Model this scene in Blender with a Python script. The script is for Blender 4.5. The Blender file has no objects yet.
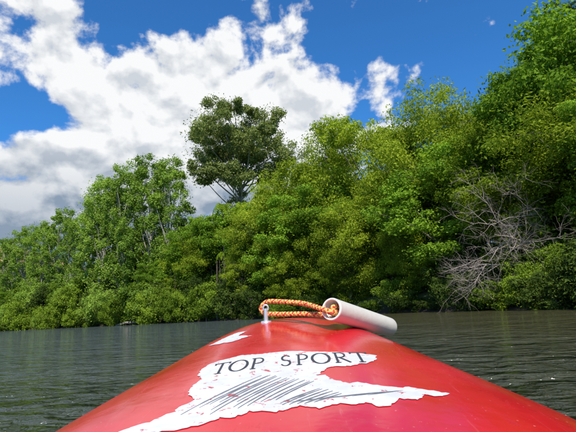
import bpy, math, random
import numpy as np
from mathutils import Vector, Matrix, geometry

scene = bpy.context.scene
scene.view_settings.view_transform = 'Standard'
scene.view_settings.look = 'None'
scene.view_settings.exposure = 0
COL = scene.collection
R = math.radians

# ------------------------------------------------------------------ helpers
def new_mat(name):
    m = bpy.data.materials.new(name); m.use_nodes = True
    nt = m.node_tree; nt.nodes.clear()
    out = nt.nodes.new('ShaderNodeOutputMaterial')
    return m, nt, out
def N(nt, typ, **kw):
    n = nt.nodes.new(typ)
    for k, v in kw.items(): setattr(n, k, v)
    return n
def setin(node, name, val):
    node.inputs[name].default_value = val
def link(nt, a, b): nt.links.new(a, b)
def math_n(nt, op, a, b=None, c=None, clamp=False):
    n = nt.nodes.new('ShaderNodeMath'); n.operation = op; n.use_clamp = clamp
    for i, v in enumerate((a, b, c)):
        if v is None: continue
        if isinstance(v, (int, float)): n.inputs[i].default_value = v
        else: nt.links.new(v, n.inputs[i])
    return n.outputs[0]
def mixc(nt, fac, a, b, blend='MIX'):
    n = nt.nodes.new('ShaderNodeMix'); n.data_type = 'RGBA'; n.blend_type = blend
    for sock, v in ((n.inputs[0], fac), (n.inputs[6], a), (n.inputs[7], b)):
        if isinstance(v, (int, float)): sock.default_value = v
        elif isinstance(v, tuple): sock.default_value = (*v, 1) if len(v) == 3 else v
        else: nt.links.new(v, sock)
    return n.outputs[2]
def noise_n(nt, vec, scale, detail=4, rough=.55, dist=0):
    n = nt.nodes.new('ShaderNodeTexNoise')
    if vec is not None: nt.links.new(vec, n.inputs['Vector'])
    n.inputs['Scale'].default_value = scale; n.inputs['Detail'].default_value = detail
    n.inputs['Roughness'].default_value = rough; n.inputs['Distortion'].default_value = dist
    return n
def maprange(nt, v, a, b, c=0., d=1., interp='LINEAR'):
    n = nt.nodes.new('ShaderNodeMapRange'); n.interpolation_type = interp
    nt.links.new(v, n.inputs[0])
    for i, x in enumerate((a, b, c, d)): n.inputs[i+1].default_value = x
    return n.outputs[0]

def simple_mat(name, col, rough=.5, var=.25, nscale=8, bump=0, metal=0, bscale=40):
    m, nt, out = new_mat(name)
    p = N(nt, 'ShaderNodeBsdfPrincipled'); tc = N(nt, 'ShaderNodeTexCoord')
    nz = noise_n(nt, tc.outputs['Object'], nscale, 4, .6)
    c = mixc(nt, nz.outputs[0], tuple(x*(1-var) for x in col), tuple(min(1, x*(1+var)) for x in col))
    link(nt, c, p.inputs['Base Color']); setin(p, 'Roughness', rough); setin(p, 'Metallic', metal)
    if bump:
        b = N(nt, 'ShaderNodeBump'); setin(b, 'Strength', bump); setin(b, 'Distance', .02)
        nb = noise_n(nt, tc.outputs['Object'], bscale, 4, .6)
        link(nt, nb.outputs[0], b.inputs['Height']); link(nt, b.outputs[0], p.inputs['Normal'])
    link(nt, p.outputs[0], out.inputs[0]); return m

def leaf_mat(name, dark, light, trans=.35):
    m, nt, out = new_mat(name)
    at = N(nt, 'ShaderNodeAttribute', attribute_name='tint')
    oi = N(nt, 'ShaderNodeObjectInfo')
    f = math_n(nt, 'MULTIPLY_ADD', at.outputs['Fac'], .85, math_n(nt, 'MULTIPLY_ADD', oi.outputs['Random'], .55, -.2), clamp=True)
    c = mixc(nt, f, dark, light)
    d = N(nt, 'ShaderNodeBsdfDiffuse'); t = N(nt, 'ShaderNodeBsdfTranslucent')
    link(nt, c, d.inputs[0])
    c2 = mixc(nt, 1., c, (1.2, 1.3, .6), 'MULTIPLY'); link(nt, c2, t.inputs[0])
    mx = N(nt, 'ShaderNodeMixShader'); mx.inputs[0].default_value = trans
    link(nt, d.outputs[0], mx.inputs[1]); link(nt, t.outputs[0], mx.inputs[2])
    link(nt, mx.outputs[0], out.inputs[0]); return m

class QB:
    def __init__(s): s.v=[]; s.f=[]; s.m=[]; s.t=[]; s.n=0
    def add(s, v, f, mat, tint):
        v=np.asarray(v, dtype=np.float32); f=np.asarray(f, dtype=np.int32)
        s.v.append(v); s.f.append(f+s.n); s.n+=len(v)
        s.m.append(np.full(len(f), mat, np.int32)); 
        s.t.append(np.asarray(tint, np.float32) if hasattr(tint,'__len__') else np.full(len(f), tint, np.float32))
    def mesh(s, name, mats, smooth=False):
        v=np.concatenate(s.v); f=np.concatenate(s.f); me=bpy.data.meshes.new(name)
        me.vertices.add(len(v)); me.vertices.foreach_set('co', v.ravel())
        me.loops.add(len(f)*4); me.loops.foreach_set('vertex_index', f.ravel())
        me.polygons.add(len(f)); me.polygons.foreach_set('loop_start', np.arange(len(f), dtype=np.int32)*4)
        me.polygons.foreach_set('material_index', np.concatenate(s.m))
        if smooth: me.polygons.foreach_set('use_smooth', np.ones(len(f), bool))
        me.update(calc_edges=True)
        a=me.attributes.new('tint','FLOAT','FACE'); a.data.foreach_set('value', np.concatenate(s.t))
        for m in mats: me.materials.append(m)
        return me
    def tube(s, pts, radii, n=6, mat=0, tint=.5):
        pts=np.asarray(pts,float); k=len(pts)
        tg=np.gradient(pts,axis=0); tg/=np.linalg.norm(tg,axis=1)[:,None]+1e-9
        up=np.array([0,0,1.]) if abs(tg[0][2])<.9 else np.array([1.,0,0])
        V=[]
        a=np.cross(tg[0],up); a/=np.linalg.norm(a)
        for i in range(k):
            a=a-tg[i]*a.dot(tg[i]); a/=np.linalg.norm(a)+1e-9
            b=np.cross(tg[i],a)
            for j in range(n):
                th=2*math.pi*j/n; V.append(pts[i]+radii[i]*(math.cos(th)*a+math.sin(th)*b))
        F=[[i*n+j,i*n+(j+1)%n,(i+1)*n+(j+1)%n,(i+1)*n+j] for i in range(k-1) for j in range(n)]
        s.add(V,F,mat,tint)
    def leaves(s, c, nrm, L, W, rng, mat=1, tint=None, droop=0.):
        n=len(c); t=rng.normal(size=(n,3)); t[:,2]-=droop
        t-=nrm*np.sum(t*nrm,axis=1)[:,None]; t/=np.linalg.norm(t,axis=1)[:,None]+1e-9
        b=np.cross(nrm,t); l=(L*rng.uniform(.55,1.4,n))[:,None]*.5; w=(W*rng.uniform(.6,1.4,n))[:,None]*.5
        V=np.stack([c-t*l, c+b*w, c+t*l, c-b*w],axis=1).reshape(-1,3)
        F=np.arange(n*4).reshape(n,4)
        s.add(V,F,mat, rng.uniform(0,1,n) if tint is None else tint)

def obj(name, me, loc=(0,0,0), parent=None):
    o=bpy.data.objects.new(name, me); COL.objects.link(o); o.location=loc
    if parent is not None: o.parent=parent
    return o
def unit(v): return v/(np.linalg.norm(v,axis=-1,keepdims=True)+1e-9)

def clump(qb, c, rad, n, L, W, rng, outw=.6, droop=0., tint0=0.):
    d=unit(rng.normal(size=(n,3)))
    rr=rng.uniform(.3,1.1,n)**.7
    c=np.asarray(c)
    p=c+d*rr[:,None]*np.asarray(rad)
    nr=unit(d*outw+rng.normal(size=(n,3))*.5+np.array([0,0,.3]))
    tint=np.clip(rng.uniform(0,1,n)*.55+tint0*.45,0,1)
    qb.leaves(p,nr,L,W,rng,1,tint,droop)

def make_tree(name, kind, seed, mats, dens=1.):
    rng=np.random.default_rng(seed); qb=QB()
    P=dict(
      willow=dict(H=18,env=(7.2,7.2,9.0),ez=9.4,nl=26,lr=(1.7,3.2),ns=15,nleaf=165,L=.33,W=.12,droop=.9,shell=.76,flat=.8,tr=.018),
      broad =dict(H=18,env=(6.2,6.2,7.6),ez=10.0,nl=26,lr=(1.4,2.6),ns=14,nleaf=150,L=.29,W=.155,droop=.2,shell=.78,flat=.65,tr=.018),
      poplar=dict(H=22,env=(3.1,3.1,9.4),ez=12.2,nl=30,lr=(.8,1.6),ns=9,nleaf=100,L=.26,W=.15,droop=.0,shell=.8,flat=1.25,tr=.010),
      gum   =dict(H=27,env=(7.4,7.4,7.9),ez=18.4,nl=56,lr=(1.3,2.3),ns=10,nleaf=150,L=.34,W=.14,droop=.6,shell=.85,flat=.75,tr=.0125),
      shrub =dict(H=4,env=(2.3,2.3,1.9),ez=1.9,nl=10,lr=(.6,1.2),ns=9,nleaf=110,L=.20,W=.085,droop=.3,shell=.75,flat=.9,tr=.02),
    )[kind]
    H=P['H']; env=np.array(P['env']); ez=P['ez']
    th=np.cumsum(rng.normal(size=(9,2))*.016*H,axis=0)*np.linspace(0,1,9)[:,None]
    topz=H*(.9 if kind in('poplar','gum') else .66)
    tp=np.column_stack([th[:,0],th[:,1],np.linspace(-.6,topz,9)])
    r0=H*P['tr']
    qb.tube(tp, np.linspace(r0*1.25,r0*.3,9),8)
    for i in range(P['nl']):
        z=1-2*(i+.5)/P['nl']; az=i*2.39996+rng.normal()*.35
        rr=math.sqrt(max(0,1-z*z)); d=np.array([rr*math.cos(az),rr*math.sin(az),z])
        if kind=='gum' and z<-.6 and rng.random()<.5: continue
        k=P['shell']*rng.uniform(.65,1.18)
        if kind=='gum' and i%3==0: k*=.55
        if kind=='poplar':
            k=rng.uniform(.45,1)
        c=d*env*k+np.array([0,0,ez]); 
        if kind=='poplar': c=np.array([d[0]*env[0]*k, d[1]*env[1]*k, ez+env[2]*z*.95])
        lr=rng.uniform(*P['lr']); c[2]=max(c[2],lr*.5)
        lo,hi=(.68,.86) if kind=='gum' else (.45,.7)
        zs=np.clip(c[2]*rng.uniform(lo,hi),H*.06,topz*.95); s=np.array([np.interp(zs,tp[:,2],tp[:,0]),np.interp(zs,tp[:,2],tp[:,1]),zs])
        mid=(s+c)/2+rng.normal(size=3)*.03*H+np.array([0,0,-.02*H]); 
        t=np.linspace(0,1,7)[:,None]; path=(1-t)**2*s+2*t*(1-t)*mid+t**2*c
        qb.tube(path,np.linspace(r0*.36,r0*.1,7),5)
        lt=rng.uniform(-.55,.55)
        for j in range(P['ns']):
            dd=unit(rng.normal(size=3)); dd[2]=dd[2]*.8+.15
            sc=c+dd*lr*np.array([1,1,P['flat']])*rng.uniform(.45,1.1); sr=lr*rng.uniform(.22,.48)
            if sc[2]<.1: sc[2]=.1+abs(rng.normal())*.3
            if j%3==0: qb.tube([c,(c+sc)/2+rng.normal(size=3)*.1,sc],[r0*.1,r0*.07,r0*.03],3)
            n=int(P['nleaf']*dens*(sr/(lr*.38))**2)
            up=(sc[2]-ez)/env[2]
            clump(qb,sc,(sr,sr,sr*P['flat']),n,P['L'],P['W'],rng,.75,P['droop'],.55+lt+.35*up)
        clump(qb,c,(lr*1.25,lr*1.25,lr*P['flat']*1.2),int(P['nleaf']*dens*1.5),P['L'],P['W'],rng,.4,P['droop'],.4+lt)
    return qb.mesh(name,mats)

# ------------------------------------------------------------------ materials
bark_grey=simple_mat('bark_grey',(.20,.17,.13),.9,.4,3,0)
bark_pale=simple_mat('bark_pale',(.34,.31,.26),.85,.3,2,0)
bark_dark=simple_mat('bark_dark',(.09,.07,.05),.95,.4,3,0)
dead_wood=simple_mat('dead_wood',(.40,.33,.28),.9,.25,4,0)
L_willow=leaf_mat('willow_leaves',(.080,.135,.010),(.420,.500,.045),.36)
L_poplar=leaf_mat('poplar_leaves',(.120,.210,.030),(.370,.500,.085),.36)
L_gum=leaf_mat('gum_leaves',(.070,.100,.030),(.28,.320,.095),.28)
L_broad=leaf_mat('broad_leaves',(.055,.120,.012),(.30,.46,.045),.36)
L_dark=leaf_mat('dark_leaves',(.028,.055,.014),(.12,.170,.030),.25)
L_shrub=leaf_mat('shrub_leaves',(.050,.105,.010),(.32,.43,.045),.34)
L_fern=leaf_mat('fern_leaves',(.10,.18,.012),(.30,.43,.03),.35)

# ------------------------------------------------------------------ river bank + terrain
RB=[(-420,190),(-300,150),(-180,118),(-100,94),(-47.5,75),(-34,68),(-22,61),(-10.9,54),(-4,49),(.7,45),(5,40.5),(8.3,36),(10.8,31.5),(12.1,27),(12.6,20),(13.5,10),(15,0),(17,-40),(24,-120),(60,-300)]
LB=[(0,-300),(-22,-120),(-27,-40),(-30,0),(-36,22),(-52,38),(-90,52),(-180,72),(-300,100),(-420,130)]
POLY=np.array(RB+LB,float)
RBn=np.array(RB,float)
def seg_dist(P, poly, closed=True):
    P=np.asarray(P,float).reshape(-1,2); d=np.full(len(P),1e9); n=len(poly)
    for i in range(n if closed else n-1):
        a=poly[i]; b=poly[(i+1)%n]; ab=b-a
        t=np.clip(((P-a)@ab)/(ab@ab),0,1); q=a+t[:,None]*ab
        d=np.minimum(d,np.linalg.norm(P-q,axis=1))
    return d
def inside(P, poly):
    P=np.asarray(P,float).reshape(-1,2); c=np.zeros(len(P),bool); n=len(poly); j=n-1
    for i in range(n):
        xi,yi=poly[i]; xj,yj=poly[j]
        m=((yi>P[:,1])!=(yj>P[:,1]))&(P[:,0]<(xj-xi)*(P[:,1]-yi)/(yj-yi+1e-12)+xi)
        c^=m; j=i
    return c
def ground(P):
    P=np.asarray(P,float).reshape(-1,2); d=seg_dist(P,POLY); ins=inside(P,POLY)
    x,y=P[:,0],P[:,1]
    h=.15+.75*np.clip(d/1.2,0,1)+17*(1-np.exp(-d/62.))
    h+=.6*np.sin(x*.21+1)*np.sin(y*.17)*np.clip(d/8,0,1)
    h+=25*np.exp(-(((x+158)/45)**2+((y-240)/50)**2))+8*np.exp(-(((x+40)/120)**2+((y-260)/60)**2))
    return np.where(ins,-np.clip(d*.45,0,1.8)+.12,h)
def gz(x,y): return float(ground([(x,y)])[0])

def graded(n,lo,hi,c,k):
    t=np.linspace(-1,1,n); s=np.sinh(k*t)/math.sinh(k)
    return np.where(s<0,c+s*(c-lo),c+s*(hi-c))
gx=graded(230,-900,900,-5,4.2); gy=graded(230,-700,1100,48,4.2)
X,Y=np.meshgrid(gx,gy,indexing='ij'); PP=np.column_stack([X.ravel(),Y.ravel()]); Z=ground(PP)
qb=QB(); nx,ny=len(gx),len(gy)
I,J=np.meshgrid(np.arange(nx-1),np.arange(ny-1),indexing='ij'); b0=(I*ny+J).ravel()
qb.add(np.column_stack([PP,Z]),np.column_stack([b0,b0+ny,b0+ny+1,b0+1]),0,.5)
m,nt,out=new_mat('ground_soil_grass')
p=N(nt,'ShaderNodeBsdfPrincipled'); tc=N(nt,'ShaderNodeTexCoord'); geo=N(nt,'ShaderNodeNewGeometry')
n1=noise_n(nt,tc.outputs['Object'],.35,5,.65)
c=mixc(nt,maprange(nt,n1.outputs[0],.35,.65),(.035,.05,.012),(.075,.10,.022))
sx=N(nt,'ShaderNodeSeparateXYZ'); link(nt,geo.outputs['Position'],sx.inputs[0])
c=mixc(nt,maprange(nt,sx.outputs[2],.2,1.0),(.030,.022,.013),c)  # bank soil near the water, colour darkened to deepen the shaded waterline
hz=math_n(nt,'ADD',sx.outputs[2],math_n(nt,'MULTIPLY',n1.outputs[0],10))
c=mixc(nt,maprange(nt,hz,29,36),c,(.36,.22,.09))
link(nt,c,p.inputs['Base Color']); setin(p,'Roughness',.95)
link(nt,p.outputs[0],out.inputs[0])
obj('ground',qb.mesh('ground',[m],True))

# ------------------------------------------------------------------ water
m,nt,out=new_mat('river_water')
p=N(nt,'ShaderNodeBsdfPrincipled'); tc=N(nt,'ShaderNodeTexCoord')
mp=N(nt,'ShaderNodeMapping'); link(nt,tc.outputs['Object'],mp.inputs[0]); mp.inputs['Scale'].default_value=(1,1.3,1); mp.inputs['Rotation'].default_value=(0,0,.35)
w1=noise_n(nt,mp.outputs[0],2.3,2,.5,.6); w2=noise_n(nt,mp.outputs[0],9,3,.6,.6); w3=noise_n(nt,mp.outputs[0],.3,2,.5)
amp=maprange(nt,w3.outputs[0],.38,.62,.7,1.6)
hh=math_n(nt,'MULTIPLY_ADD',w1.outputs[0],.38,math_n(nt,'MULTIPLY',w2.outputs[0],.10))
hh=math_n(nt,'MULTIPLY',hh,amp)
b=N(nt,'ShaderNodeBump'); setin(b,'Strength',1.); setin(b,'Distance',1.); link(nt,hh,b.inputs['Height']); link(nt,b.outputs[0],p.inputs['Normal'])
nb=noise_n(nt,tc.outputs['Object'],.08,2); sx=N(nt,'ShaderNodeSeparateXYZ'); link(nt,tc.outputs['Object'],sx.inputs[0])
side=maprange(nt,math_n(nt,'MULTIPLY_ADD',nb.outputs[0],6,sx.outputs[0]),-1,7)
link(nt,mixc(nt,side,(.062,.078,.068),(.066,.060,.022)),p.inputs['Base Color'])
setin(p,'Roughness',.05); setin(p,'IOR',1.42)
link(nt,p.outputs[0],out.inputs[0])
qb=QB(); S=900; qb.add([(-S,-S,0),(S,-S,0),(S,S,0),(-S,S,0)],[[0,1,2,3]],0,.5)
obj('river_water',qb.mesh('river_water',[m]))

# ------------------------------------------------------------------ vegetation prototypes
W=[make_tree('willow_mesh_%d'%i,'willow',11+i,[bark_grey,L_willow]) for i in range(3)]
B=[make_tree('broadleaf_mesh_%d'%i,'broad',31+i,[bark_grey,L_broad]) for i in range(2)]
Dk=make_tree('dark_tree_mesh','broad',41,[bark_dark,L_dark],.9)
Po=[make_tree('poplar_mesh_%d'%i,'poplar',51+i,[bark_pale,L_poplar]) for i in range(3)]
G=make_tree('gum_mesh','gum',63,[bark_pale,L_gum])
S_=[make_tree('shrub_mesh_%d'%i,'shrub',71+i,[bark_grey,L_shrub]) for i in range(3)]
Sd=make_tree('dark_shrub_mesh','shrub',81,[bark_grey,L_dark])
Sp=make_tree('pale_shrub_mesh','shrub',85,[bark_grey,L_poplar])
HH={'willow':19,'broad':18.5,'poplar':22.5,'gum':27,'shrub':4}

rnd=random.Random(5)
def tree(name, me, kind, x, y, top, wide=1., parent=None, sink=0., rot=None):
    g=gz(x,y)-sink; s=(top-g)/HH[kind]
    o=obj(name,me,(x,y,g),parent); o.scale=(s*wide,s*wide,s)
    o.rotation_euler=(0,0,rnd.uniform(0,6.28) if rot is None else rot); return o

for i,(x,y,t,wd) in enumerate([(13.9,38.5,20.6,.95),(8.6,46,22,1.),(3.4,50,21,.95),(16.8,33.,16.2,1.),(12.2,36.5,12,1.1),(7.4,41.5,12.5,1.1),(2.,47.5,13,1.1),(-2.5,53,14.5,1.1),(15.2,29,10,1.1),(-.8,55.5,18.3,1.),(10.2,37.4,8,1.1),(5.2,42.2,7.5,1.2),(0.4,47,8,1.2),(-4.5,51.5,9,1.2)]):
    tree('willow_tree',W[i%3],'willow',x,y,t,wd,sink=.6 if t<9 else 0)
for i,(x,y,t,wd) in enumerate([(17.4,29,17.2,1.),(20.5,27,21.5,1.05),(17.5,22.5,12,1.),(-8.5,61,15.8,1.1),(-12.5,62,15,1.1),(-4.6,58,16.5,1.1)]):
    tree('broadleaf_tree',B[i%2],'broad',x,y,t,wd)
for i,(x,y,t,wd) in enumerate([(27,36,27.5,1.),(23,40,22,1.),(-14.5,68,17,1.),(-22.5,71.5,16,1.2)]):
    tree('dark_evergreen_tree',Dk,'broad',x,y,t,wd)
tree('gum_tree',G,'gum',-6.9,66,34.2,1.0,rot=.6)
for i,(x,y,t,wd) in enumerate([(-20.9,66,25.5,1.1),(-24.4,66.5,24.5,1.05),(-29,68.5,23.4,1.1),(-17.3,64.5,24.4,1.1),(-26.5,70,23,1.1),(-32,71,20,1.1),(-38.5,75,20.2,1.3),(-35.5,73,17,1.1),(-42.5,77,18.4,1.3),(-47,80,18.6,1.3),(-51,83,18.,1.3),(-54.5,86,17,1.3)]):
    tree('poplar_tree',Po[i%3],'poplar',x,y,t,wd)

F=bpy.data.objects.new('distant_forest',None); COL.objects.link(F)
def along(poly, step):
    out=[]; 
    for a,b_ in zip(poly[:-1],poly[1:]):
        L=np.linalg.norm(b_-a); n=max(1,int(L/step)); nrm=np.array([-(b_-a)[1],(b_-a)[0]])/L
        for k in range(n): out.append((a+(b_-a)*(k+rnd.random())/n,nrm))
    return out
for (p0,nrm) in along(RBn,6.5):
    if p0[1]<-40 or p0[0]<-110: continue
    for row in range(2):
        d=4.5+row*9+rnd.uniform(-2,2); q=p0+nrm*d
        if inside([q],POLY)[0]: continue
        g=gz(*q)
        if q[0]<-3:
            h=rnd.uniform(6,9.5)-(1.5 if q[0]<-33 else 0); me,k=rnd.choice([(W[0],'willow'),(B[1],'broad'),(B[0],'broad'),(Dk,'broad'),(B[0],'broad')])
        else:
            h=rnd.uniform(9,13); me,k=rnd.choice([(W[1],'willow'),(B[0],'broad'),(Dk,'broad')])
        tree('forest_tree',me,k,q[0],q[1],g+h,rnd.uniform(1.1,1.4),F,sink=.5)
for (p0,nrm) in along(np.array(LB,float),18.0):
    if p0[1]<-40 or p0[0]<-120: continue
    q=p0+nrm*6
    if inside([q],POLY)[0]: continue
    tree('forest_tree',rnd.choice(W),'willow',q[0],q[1],gz(*q)+rnd.uniform(9,15),1.2,F)

U=bpy.data.objects.new('bank_undergrowth',None); COL.objects.link(U)
for (p0,nrm) in along(RBn,1.9):
    if p0[1]<-12 or p0[0]<-80: continue
    mid_=(29<p0[1]<44)
    for row in range(2 if p0[1]>32 else 3):
        if mid_ and rnd.random()<.3: continue
        q=p0+nrm*((.7 if mid_ else -.3)+row*(2.3 if p0[1]>32 else 1.6)+rnd.uniform(-.6,.6)); g=max(0,gz(*q))
        if p0[0]<-3: h=rnd.uniform(2.2,6.4)
        elif p0[1]>33: h=rnd.uniform(.9,2.6)
        else: h=rnd.uniform(1.2,3.4)
        me=rnd.choice(S_+[Sp,Sd] if p0[0]<-3 else ([Sd,Sd,S_[0],S_[1]] if mid_ else S_+[Sd]))  # middle stretch favours dark leaves, putting the bank's shade into their colour
        tree('shrub',me,'shrub',q[0],q[1],g+h,rnd.uniform(.9,1.4) if h<3.5 else .85,U,sink=.3)
# low dark-leaved shrubs added along the water's edge to paint its shaded band
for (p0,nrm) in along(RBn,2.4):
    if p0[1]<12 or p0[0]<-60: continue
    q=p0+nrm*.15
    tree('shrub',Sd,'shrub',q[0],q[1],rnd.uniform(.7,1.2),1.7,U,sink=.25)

def fern_mesh(seed):
    rng=np.random.default_rng(seed); q=QB()
    q.tube([(0,0,-.5),(.1,0,2.5),(.05,.1,5.2)],[.2,.14,.12],7)
    for i in range(20):
        az=i*2.4; el=rng.uniform(.5,1.1); Ln=rng.uniform(1.6,2.2); pts=[]; p_=np.array([.05,.1,5.2]); a=el
        for k in range(14):
            pts.append(p_.copy()); p_=p_+Ln/14*np.array([math.cos(az)*math.cos(a),math.sin(az)*math.cos(a),math.sin(a)]); a-=.17
        q.tube(pts,np.linspace(.03,.008,14),3,1,.4)
        side=np.array([-math.sin(az),math.cos(az),0])
        for k in range(2,14):
            w=.34*math.sin(math.pi*min(1,(k+1)/15))+.06; c0=pts[k]; t_=unit(pts[k]-pts[k-1])
            for sg in(-1,1):
                e=c0+side*sg*w+np.array([0,0,-.1]); q.add([c0-t_*.05,c0+t_*.05,e+t_*.04,e-t_*.01],[[0,1,2,3]],1,rng.random())
    return q.mesh('tree_fern_mesh',[bark_dark,L_fern])
FM=[fern_mesh(1),fern_mesh(2)]
for i in range(14):
    x=rnd.uniform(-17,-6); y=53+(-x-5)*.62+rnd.uniform(1,4.5); s=rnd.uniform(.65,.95)
    o=obj('tree_fern',FM[i%2],(x,y,gz(x,y))); o.scale=(s,s,s*rnd.uniform(1.5,2.4)); o.rotation_euler[2]=rnd.uniform(0,6)

def dead(seed):
    rng=np.random.default_rng(seed); q=QB()
    def grow(p,d,L,r,lev):
        k=7; pts=[p.copy()]; dd=d.copy()
        for i in range(k):
            dd=unit(dd+rng.normal(size=3)*.14); pts.append(pts[-1]+dd*L/k)
        q.tube(pts,np.linspace(r,r*.35,k+1),6 if lev<2 else 3,0)
        if lev>=4: return
        for j in range([6,6,4,3][lev]):
            i=rng.integers(2,k+1); nd=unit(dd*.9+rng.normal(size=3)*[.75,.65,.6,.6][lev]); grow(pts[i],nd,L*rng.uniform(.45,.75),r*.5,lev+1)
    grow(np.array([14.2,25.7,3.3]),unit(np.array([-.8,.05,.20])),4.0,.06,0)
    grow(np.array([14.4,26.1,4.7]),unit(np.array([-.85,-.1,.10])),3.8,.06,0)
    grow(np.array([13.6,25.1,2.3]),unit(np.array([-.8,.1,.0])),2.8,.05,0)
    q.tube([(15.3,26.6,-.2),(14.8,26.4,2.2),(14.4,26.2,4.7),(14.2,26.1,6)],[.16,.12,.08,.02],8)
    return q.mesh('dead_tree',[dead_wood],True)
obj('dead_tree',dead(3))
q=QB(); q.tube([(-23,60,.05),(-21.5,59.3,.35),(-20,58.8,.3),(-18.6,58.4,.6)],[.12,.16,.12,.05],7); q.tube([(-20.8,59,.3),(-20.5,58.8,.9),(-20,58.7,1.2)],[.07,.05,.02],5)
obj('driftwood_log',q.mesh('driftwood_log',[dead_wood],True))

# ------------------------------------------------------------------ kayak
CAMZ=.45
ky=np.array([-1.9,-1.85,-1.7,-1.4,-1.0,-.5,0,.3,.5,.6,.75,.85,.9,.95,.985,1.0])
kw=np.array([.012,.05,.13,.24,.33,.38,.385,.365,.332,.302,.250,.210,.184,.148,.095,.025])
kc=np.array([.40,.40,.385,.345,.31,.29,.305,.338,.370,.386,.410,.427,.435,.441,.438,.425])
kd=np.array([.02,.03,.05,.08,.09,.095,.095,.095,.095,.093,.09,.085,.078,.065,.045,.02])
kb=np.array([.30,.22,.10,-.03,-.08,-.09,-.09,-.08,-.06,-.04,.02,.10,.16,.24,.32,.38])
def sm(arr,y): 
    ys=np.asarray(y,float); o=0
    for dlt,wt in((-.04,.2),(-.02,.2),(0,.2),(.02,.2),(.04,.2)):
        o=o+wt*np.interp(np.clip(ys+dlt*np.clip((1.0-ys)/.1,0,1)*np.clip((ys+1.9)/.1,0,1),-1.9,1.0),ky,arr)
    return o
def cxf(y): return .012*np.clip((.95-np.asarray(y,float))/.4,0,1)
EXP=2.35
def deck(x,y):
    w=sm(kw,y); c=sm(kc,y); d=sm(kd,y); t=np.clip(abs(x-cxf(y))/w,0,1)
    return c-d+d*np.sqrt(np.maximum(0,1-t**EXP))-.02*x
ys=np.concatenate([np.linspace(-1.9,-1.7,10),np.linspace(-1.66,.8,76),np.linspace(.82,1.0,26)])
nr=72; V=[]
for y in ys:
    w=float(sm(kw,y)); c=float(sm(kc,y)); d=float(sm(kd,y)); kb_=float(sm(kb,y)); g=c-d
    for j in range(nr):
        a=2*math.pi*j/nr; x=w*math.sin(a)+float(cxf(y))
        t=abs(math.sin(a)); s=math.sqrt(max(0,1-t**EXP))
        z=g+d*s if math.cos(a)>=0 else g-(g-kb_)*(max(0,1-t**3))**.5
        V.append((x,y,z-.02*x))
K=len(ys); F_=[]
COCK=(-.42,.22,.40)
for i in range(K-1):
    for j in range(nr):
        j2=(j+1)%nr
        cx=sum(V[k][0] for k in(i*nr+j,i*nr+j2))/2; cy=(ys[i]+ys[i+1])/2; top=math.cos(2*math.pi*(j+.5)/nr)>0
        if top and (cx/COCK[1])**2+((cy-COCK[0])/COCK[2])**2<1: continue
        F_.append([i*nr+j,(i+1)*nr+j,(i+1)*nr+j2,i*nr+j2])
m,nt,out=new_mat('red_plastic')
p=N(nt,'ShaderNodeBsdfPrincipled'); tc=N(nt,'ShaderNodeTexCoord')
nz=noise_n(nt,tc.outputs['Object'],7,5,.6); mp=N(nt,'ShaderNodeMapping'); link(nt,tc.outputs['Object'],mp.inputs[0]); mp.inputs['Scale'].default_value=(90,5,5); mp.inputs['Rotation'].default_value=(0,0,.2)
sc=noise_n(nt,mp.outputs[0],2,4,.7,.6)
c=mixc(nt,maprange(nt,nz.outputs[0],.35,.7),(.60,.007,.014),(.72,.015,.026))
scr=maprange(nt,sc.outputs[0],.62,.72); c=mixc(nt,math_n(nt,'MULTIPLY',scr,.25),c,(.75,.22,.22))
sp=noise_n(nt,tc.outputs['Object'],200,2,.5); c=mixc(nt,math_n(nt,'MULTIPLY',maprange(nt,sp.outputs[0],.71,.76),.45),c,(.8,.38,.35))
mp3=N(nt,'ShaderNodeMapping'); link(nt,tc.outputs['Object'],mp3.inputs[0]); mp3.inputs['Scale'].default_value=(30,9,9); mp3.inputs['Rotation'].default_value=(0,0,-.35)
ds=noise_n(nt,mp3.outputs[0],1.3,5,.7,.8); dsf=maprange(nt,ds.outputs[0],.58,.72)
c=mixc(nt,math_n(nt,'MULTIPLY',dsf,.35),c,(.34,.012,.018))
link(nt,c,p.inputs['Base Color'])
rg_=math_n(nt,'MULTIPLY_ADD',dsf,.22,maprange(nt,nz.outputs[0],.3,.7,.13,.30)); link(nt,rg_,p.inputs['Roughness'])
setin(p,'Coat Weight',.35); setin(p,'Coat Roughness',.12)
b=N(nt,'ShaderNodeBump'); setin(b,'Strength',.4); setin(b,'Distance',.006); nb=noise_n(nt,tc.outputs['Object'],11,4,.5); link(nt,nb.outputs[0],b.inputs['Height']); link(nt,b.outputs[0],p.inputs['Normal'])
link(nt,p.outputs[0],out.inputs[0]); red=m
black_rub=simple_mat('black_rubber',(.02,.02,.02),.5)
kay=bpy.data.objects.new('kayak',None); COL.objects.link(kay)
q=QB(); q.add(V,F_,0,.5); obj('hull',q.mesh('hull',[red],True),parent=kay)
q=QB(); pts=[(COCK[1]*1.03*math.sin(a),COCK[0]+COCK[2]*1.04*math.cos(a),float(deck(COCK[1]*1.03*math.sin(a),COCK[0]+COCK[2]*1.04*math.cos(a)))+.008) for a in np.linspace(0,2*math.pi,49)]
q.tube(pts,[.016]*49,8); obj('cockpit_rim',q.mesh('cockpit_rim',[black_rub],True),parent=kay)
q=QB(); V2=[];nn=32
for s_,z in((1.,None),(.97,.18),(.9,.03),(.5,.0),(.01,.0)):
    for k in range(nn):
        a=2*math.pi*k/nn; x=COCK[1]*1.02*s_*math.sin(a); y=COCK[0]+COCK[2]*1.02*s_*math.cos(a); V2.append((x,y,float(deck(x,y))-.004 if z is None else z))
q.add(V2,[[i*nn+k,i*nn+(k+1)%nn,(i+1)*nn+(k+1)%nn,(i+1)*nn+k] for i in range(4) for k in range(nn)],0,.5)
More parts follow.
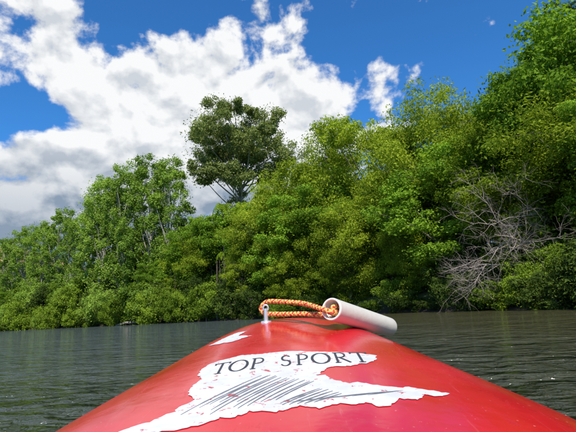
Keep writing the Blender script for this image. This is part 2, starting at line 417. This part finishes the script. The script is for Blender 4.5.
obj('cockpit_tub',q.mesh('cockpit_tub',[simple_mat('tub_grey',(.05,.05,.05),.7)],True),parent=kay)
q=QB(); V2=[]
for i,(y,z,w) in enumerate([(-.45,.08,.13),(-.62,.06,.15),(-.72,.09,.15),(-.77,.2,.15),(-.80,.36,.13)]):
    for x in(-1,-.5,0,.5,1): V2.append((x*w,y,z+.02*x*x))
q.add(V2,[[i*5+k,i*5+k+1,(i+1)*5+k+1,(i+1)*5+k] for i in range(4) for k in range(4)],0,.5)
so=obj('seat',q.mesh('seat',[black_rub],True),parent=kay); sm_=so.modifiers.new('s','SOLIDIFY'); sm_.thickness=.02

def loc_sheet(name, poly, mat, off, step=.006, jag=.0010, seed=1):
    rg=random.Random(seed); P2=[]
    for a,b_ in zip(poly,poly[1:]+poly[:1]):
        L=math.dist(a,b_); n=max(1,int(L/.0035))
        for k in range(n):
            t=k/n; P2.append(Vector((a[0]+(b_[0]-a[0])*t+rg.gauss(0,jag),a[1]+(b_[1]-a[1])*t+rg.gauss(0,jag))))
    xs=[v.x for v in P2]; yy=[v.y for v in P2]; arr=np.array([(v.x,v.y) for v in P2])
    g=[(x,y) for x in np.arange(min(xs),max(xs),step) for y in np.arange(min(yy),max(yy),step)]
    ins=inside(g,arr); dd=seg_dist(g,arr); pts=P2+[Vector(g[i]) for i in range(len(g)) if ins[i] and dd[i]>step*.4]
    nB=len(P2); r=geometry.delaunay_2d_cdt(pts,[(i,(i+1)%nB) for i in range(nB)],[list(range(nB))],1,1e-6)
    me=bpy.data.meshes.new(name); me.from_pydata([(v.x,v.y,float(deck(v.x,v.y))+off) for v in r[0]],[],[list(f) for f in r[2]])
    for pl in me.polygons: pl.use_smooth=True
    me.materials.append(mat); return obj(name,me,parent=kay)
m,nt,out=new_mat('sticker_white'); p=N(nt,'ShaderNodeBsdfPrincipled'); tc=N(nt,'ShaderNodeTexCoord')
a1=noise_n(nt,tc.outputs['Object'],25,5,.65); a2=noise_n(nt,tc.outputs['Object'],80,4,.65,.5)
c=mixc(nt,maprange(nt,a1.outputs[0],.35,.7),(.80,.79,.78),(.62,.60,.59))
c=mixc(nt,math_n(nt,'MULTIPLY',maprange(nt,a2.outputs[0],.61,.65),.9),c,(.52,.04,.05))
link(nt,c,p.inputs['Base Color']); setin(p,'Roughness',.4)
b=N(nt,'ShaderNodeBump'); setin(b,'Strength',.3); setin(b,'Distance',.003); link(nt,a1.outputs[0],b.inputs['Height']); link(nt,b.outputs[0],p.inputs['Normal']); link(nt,p.outputs[0],out.inputs[0]); white=m
main=[(-.124,.611),(-.119,.632),(-.108,.648),(-.092,.653),(-.078,.664),(-.05,.660),(-.007,.668),(.03,.659),(.061,.655),(.09,.651),(.110,.645),(.106,.622),(.094,.604),(.07,.590),(.042,.583),(.03,.565),(.024,.548),(.033,.552),(.04,.532),(.057,.520),(.066,.524),(.085,.513),(.108,.506),(.118,.511),(.135,.505),(.158,.498),(.140,.484),(.130,.490),(.119,.472),(.100,.476),(.090,.458),(.076,.451),(.066,.463),(.055,.457),(.04,.461),(.02,.450),(.002,.457),(-.02,.445),(-.045,.450),(-.058,.438),(-.07,.440),(-.088,.426),(-.112,.420),(-.135,.425),(-.170,.431),(-.150,.447),(-.138,.451),(-.120,.468),(-.118,.480),(-.106,.497),(-.116,.515),(-.121,.540),(-.114,.568),(-.122,.59)]
loc_sheet('deck_sticker',main,white,.0006)
loc_sheet('small_sticker',[(-.146,.79),(-.135,.806),(-.127,.822),(-.104,.848),(-.086,.842),(-.098,.812),(-.073,.793),(-.104,.768),(-.128,.776)],white,.0006,seed=4)
ink=simple_mat('sticker_ink',(.045,.045,.05),.5,.4,200); ink2=simple_mat('sticker_ink_grey',(.20,.20,.215),.5,.5,150)
def ribbon(q, pts, ws, mat, off=.0012):
    pts=np.array(pts,float); tg=unit(np.gradient(pts,axis=0)); nn_=np.column_stack([-tg[:,1],tg[:,0]]); V=[]
    for p_,n_,w_ in zip(pts,nn_,ws):
        for s_ in(-.5,.5):
            v=p_+n_*w_*s_; V.append((v[0],v[1],float(deck(v[0],v[1]))+off))
    q.add(V,[[2*i,2*i+1,2*i+3,2*i+2] for i in range(len(pts)-1)],mat,.5)
def lin(a,b,n=8): return [(a[0]+(b[0]-a[0])*t,a[1]+(b[1]-a[1])*t) for t in np.linspace(0,1,n)]
TK,TH=.0031,.0017
def arc(cx,cy,rx,ry,a0,a1,n=26): return [(cx+rx*math.cos(a),cy+ry*math.sin(a)) for a in np.linspace(a0,a1,n)]
pi=math.pi
def letter(ch):
    if ch=='T': return [(lin((.5,0),(.5,.96)),'k'),(lin((0,.97),(1,.97)),'t'),(lin((0,1.),(0.02,.86),3),'t'),(lin((1,1.),(.98,.86),3),'t'),(lin((.3,.015),(.7,.015),3),'t')]
    if ch=='O': return [(arc(.5,.5,.47,.5,0,2*pi,40),'o')]
    if ch=='P': return [(lin((.22,0),(.22,1)),'k'),(lin((.0,.985),(.5,.985),4)+arc(.5,.735,.42,.25,pi/2,-pi/2,18)+lin((.48,.485),(.24,.485),4),'t'),(lin((.02,.015),(.45,.015),3),'t')]
    if ch=='R': return [(lin((.18,0),(.18,1)),'k'),(lin((.0,.985),(.42,.985),4)+arc(.42,.745,.36,.24,pi/2,-pi/2,18)+lin((.40,.505),(.2,.505),4),'t'),(lin((.38,.5),(1.,.0)),'k'),(lin((.0,.015),(.38,.015),3),'t')]
    if ch=='S': return [(arc(.5,.745,.40,.245,.15*pi,1.5*pi,20)+arc(.5,.26,.44,.245,pi/2,-.88*pi,20),'s')]
q=QB(); hgt=.050; lay=0
for ch,xa,xb in [('T',-.106,-.087),('O',-.0855,-.0620),('P',-.0580,-.0415),('S',-.0193,-.0064),('P',.0005,.0167),('O',.0210,.0452),('R',.0505,.0703),('T',.0745,.0968)]:
    for pts,kind in letter(ch):
        lay+=1; k_=len(pts); P_=[]
        for u,v in pts:
            x=xa+u*(xb-xa); P_.append((x,.5935+.12*x+v*hgt))
        if kind=='k': ws=[TK]*k_
        elif kind=='t': ws=[TH*1.5]*k_
        elif kind=='s': ws=[TH+ (TK-TH)*abs(math.sin(pi*i/k_*1.0)) for i in range(k_)]
        else: ws=[TH*1.25+(TK-TH)*abs(math.cos(2*pi*i/(k_-1))) for i in range(k_)]
        ribbon(q,P_,ws,0,.0010+lay*.00002)
obj('lettering',q.mesh('lettering',[ink]),parent=kay)
q=QB(); rg=random.Random(3)
for i in range(19):
    s0=(-.120+.0072*i,.440+.0010*i); e0=(-.040+.0048*i+rg.uniform(-.002,.002),.560-.0026*i+rg.uniform(-.008,.004)-(.02 if i>12 else 0))
    mid=((s0[0]+e0[0])/2-.012,(s0[1]+e0[1])/2-.006)
    t0=rg.uniform(.03,.35)
    pts=[((1-t)**2*s0[0]+2*t*(1-t)*mid[0]+t*t*e0[0],(1-t)**2*s0[1]+2*t*(1-t)*mid[1]+t*t*e0[1]) for t in np.linspace(t0,1,14)]
    ribbon(q,pts,[rg.uniform(.0011,.0022)*(.4+.9*math.sin(pi*k/13)) for k in range(14)],0,.0009+i*.00001)
for i in range(6):
    ribbon(q,lin((-.01+.016*i,.466+.003*i),(.04+.014*i,.478+.004*i),9),[.0012*(.3+math.sin(pi*k/8)) for k in range(9)],0,.0011+i*.00002)
obj('printed_stripes',q.mesh('printed_stripes',[ink2]),parent=kay)

# toggle handle + rope
pvc=simple_mat('pvc_white',(.80,.75,.67),.35,.05,20,.05)
hd=bpy.data.objects.new('tow_toggle_handle',None); COL.objects.link(hd)
A=np.array([.066,.80,.453]); Bq=np.array([.202,.995,.410]); ax=unit(Bq-A)
Ln=np.linalg.norm(Bq-A)
path=[Ln,.001,0,0,.0012]+list(np.linspace(.004,Ln-.002,10))+[Ln,Ln,Ln]; rad=[.0158,.0158,.0165,.0188,.0196]+[.0196]*10+[.0192,.0160,.0158]
aa=unit(np.cross(ax,[0,0,1])); bb=np.cross(ax,aa); V2=[]; n=48; q=QB()
for s_,r_ in zip(path,rad):
    for k in range(n):
        th=2*math.pi*k/n; V2.append(A+ax*s_+r_*(math.cos(th)*aa+math.sin(th)*bb))
q.add(V2,[[i*n+k,i*n+(k+1)%n,(i+1)*n+(k+1)%n,(i+1)*n+k] for i in range(len(path)-1) for k in range(n)],0,.5)
obj('tube',q.mesh('tube',[pvc],True),parent=hd)
rope_y=simple_mat('rope_yellow',(.78,.48,.14),.85,.35,400,.3); rope_r=simple_mat('rope_red',(.58,.045,.03),.85,.3,400,.3)
def spline(ctrl,n=120):
    ctrl=np.array(ctrl,float); c=np.vstack([2*ctrl[0]-ctrl[1],ctrl,2*ctrl[-1]-ctrl[-2]]); out=[]
    m_=len(ctrl)-1
    for s_ in np.linspace(0,m_-1e-6,n):
        i=int(s_); t=s_-i; p0,p1,p2,p3=c[i],c[i+1],c[i+2],c[i+3]
        out.append(.5*((2*p1)+(-p0+p2)*t+(2*p0-5*p1+4*p2-p3)*t*t+(-p0+3*p1-3*p2+p3)*t**3))
    return np.array(out)
def rope(q,ctrl,r=.0045,pitch=.018):
    c=spline(ctrl,260); L=np.concatenate([[0],np.cumsum(np.linalg.norm(np.diff(c,axis=0),axis=1))])
    tg=unit(np.gradient(c,axis=0)); a=unit(np.cross(tg[0],[0,0,1.])); A_=[]
    for i in range(len(c)): a=unit(a-tg[i]*a.dot(tg[i])); A_.append((a,np.cross(tg[i],a)))
    for s_ in range(8):
        dirn=1 if s_%2 else -1; ph=(s_//2)*1.571+(.8 if s_%2 else 0)
        pp=[c[i]+r*.62*(1+.12*math.sin(2*math.pi*L[i]/pitch*4+s_*pi))*(math.cos(dirn*2*math.pi*L[i]/pitch+ph)*A_[i][0]+math.sin(dirn*2*math.pi*L[i]/pitch+ph)*A_[i][1]) for i in range(len(c))]
        q.tube(pp,[r*.45]*len(pp),6,1 if s_ in(1,4,5) else 0)
q=QB()
rope(q,[(.085,.83,.449),(.068,.80,.447),(.055,.805,.452),(.02,.86,.466),(-.025,.905,.473),(-.052,.925,.474),(-.064,.93,.462),(-.056,.925,.452),(-.03,.90,.449),(.02,.86,.447),(.06,.835,.443),(.085,.87,.44)])
rope(q,[(.09,.845,.452),(.075,.812,.457),(.068,.806,.452),(.074,.812,.446),(.09,.84,.444)],.0045)
obj('rope',q.mesh('rope',[rope_y,rope_r],True),parent=hd)
metal=simple_mat('eyelet_metal',(.75,.75,.77),.3,.1,20,0,.6)
q=QB(); x0,y0=-.054,.915; z0=float(deck(x0,y0))
q.tube([(x0,y0,z0-.005),(x0,y0,z0+.018),(x0,y0,z0+.026)],[.0045,.0045,.004],12)
q.tube([(x0,y0,z0-.003),(x0,y0,z0+.002),(x0,y0,z0+.003)],[.011,.010,.001],16)
q.tube([(x0+.005*math.cos(a),y0,z0+.027+.006*math.sin(a)) for a in np.linspace(0,2*math.pi,20)],[.002]*20,6)
obj('eyelet',q.mesh('eyelet',[metal],True),parent=hd)

# ------------------------------------------------------------------ sky + sun
SAZ,SEL=R(178),R(49)
w=bpy.data.worlds.new('World'); scene.world=w; w.use_nodes=True; nt=w.node_tree; nt.nodes.clear()
out=nt.nodes.new('ShaderNodeOutputWorld')
sky=N(nt,'ShaderNodeTexSky',sky_type='NISHITA'); sky.sun_disc=False; sky.sun_elevation=SEL; sky.sun_rotation=SAZ; sky.air_density=1.; sky.dust_density=.3; sky.ozone_density=3
bg=N(nt,'ShaderNodeBackground'); bg.inputs[1].default_value=.14
link(nt,mixc(nt,1.,sky.outputs[0],(.31,.84,1.30),'MULTIPLY'),bg.inputs[0])
tc=N(nt,'ShaderNodeTexCoord'); sx=N(nt,'ShaderNodeSeparateXYZ'); link(nt,tc.outputs['Generated'],sx.inputs[0])
az=math_n(nt,'MULTIPLY',math_n(nt,'ARCTAN2',sx.outputs[0],sx.outputs[1]),57.2958)
el=math_n(nt,'MULTIPLY',math_n(nt,'ARCSINE',sx.outputs[2]),57.2958)
cv=N(nt,'ShaderNodeCombineXYZ'); link(nt,az,cv.inputs[0]); link(nt,el,cv.inputs[1])
def blob(a,e,ra,re,wt):
    x=math_n(nt,'MULTIPLY_ADD',az,1/ra/1.73,-a/ra/1.73); y=math_n(nt,'MULTIPLY_ADD',el,1/re/1.73,-e/re/1.73)
    d2=math_n(nt,'MULTIPLY_ADD',x,x,math_n(nt,'MULTIPLY',y,y))
    t=math_n(nt,'SUBTRACT',1.,d2,clamp=True)
    return math_n(nt,'MULTIPLY',math_n(nt,'MULTIPLY',t,t),wt)
blobs=[(-18,27.5,11,5.0,.85),(-28,30,5,3.5,.55),(-6,31,7,4.5,.7),(-1,35.5,5,2.4,.55),(-34,34.5,5,2.2,.8),(-20,19,15,7,.9),(-29,10,15,8,1.),(-8,17,13,9,.8),(3,26,7,4.0,.62),(6,19,9,6,.65),(14.5,27.5,6,3.0,.48),(-60,20,14,14,.7),(65,20,18,8,.6),(150,30,40,14,.6),(-120,25,30,10,.6),
 (-32,23.3,4.5,2.2,-1.1),(-20,37,8,2.0,-.6),(10,35,7,3,-.4),(28,28,10,10,-.4),(9,24,3,2,-.35)]
tot=None
for bb_ in blobs:
    o=blob(*bb_); tot=o if tot is None else math_n(nt,'ADD',tot,o)
mp=N(nt,'ShaderNodeMapping'); link(nt,cv.outputs[0],mp.inputs[0]); mp.inputs['Scale'].default_value=(.1,.13,1)
n1=noise_n(nt,mp.outputs[0],1.6,7,.55,.1); n1.noise_dimensions='2D'
mp2=N(nt,'ShaderNodeMapping'); link(nt,cv.outputs[0],mp2.inputs[0]); mp2.inputs['Scale'].default_value=(.1,.13,1); mp2.inputs['Location'].default_value=(.04,.16,0)
n2=noise_n(nt,mp2.outputs[0],1.6,3,.5,.1); n2.noise_dimensions='2D'
dens=math_n(nt,'ADD',tot,math_n(nt,'MULTIPLY_ADD',n1.outputs[0],2.9,-1.70))
fac=maprange(nt,dens,-.06,.42,0,1,'SMOOTHSTEP')
dn=math_n(nt,'SUBTRACT',n1.outputs[0],n2.outputs[0])
sh=math_n(nt,'ADD',maprange(nt,dn,-.16,.10,-.42,.20),maprange(nt,el,11,22,.15,.95),clamp=True)
cc=mixc(nt,sh,(.27,.35,.46),(.97,.98,.99))
bc=N(nt,'ShaderNodeBackground'); link(nt,cc,bc.inputs[0]); bc.inputs[1].default_value=.98
mx=N(nt,'ShaderNodeMixShader'); link(nt,fac,mx.inputs[0]); link(nt,bg.outputs[0],mx.inputs[1]); link(nt,bc.outputs[0],mx.inputs[2])
link(nt,mx.outputs[0],out.inputs[0])
sl=bpy.data.lights.new('sun','SUN'); sl.energy=5.0; sl.angle=R(.5); sl.color=(1,.95,.86)
so=bpy.data.objects.new('sun',sl); COL.objects.link(so)
so.rotation_euler=Vector((math.sin(SAZ)*math.cos(SEL),math.cos(SAZ)*math.cos(SEL),math.sin(SEL))).to_track_quat('Z','Y').to_euler()

# ------------------------------------------------------------------ camera
pt=math.atan(97/452.); rl=R(3.05)
fw=Vector((0,math.cos(pt),math.sin(pt))); rt=Vector((1,0,0)); up=Vector((0,-math.sin(pt),math.cos(pt)))
r2=rt*math.cos(rl)-up*math.sin(rl); u2=rt*math.sin(rl)+up*math.cos(rl)
cd=bpy.data.cameras.new('camera'); cd.sensor_width=36; cd.lens=452/576*36; cd.clip_start=.02; cd.clip_end=4000
co=bpy.data.objects.new('camera',cd); COL.objects.link(co)
Mx=Matrix((r2,u2,-fw)).transposed().to_4x4(); Mx.translation=Vector((0,0,CAMZ)); co.matrix_world=Mx
scene.camera=co
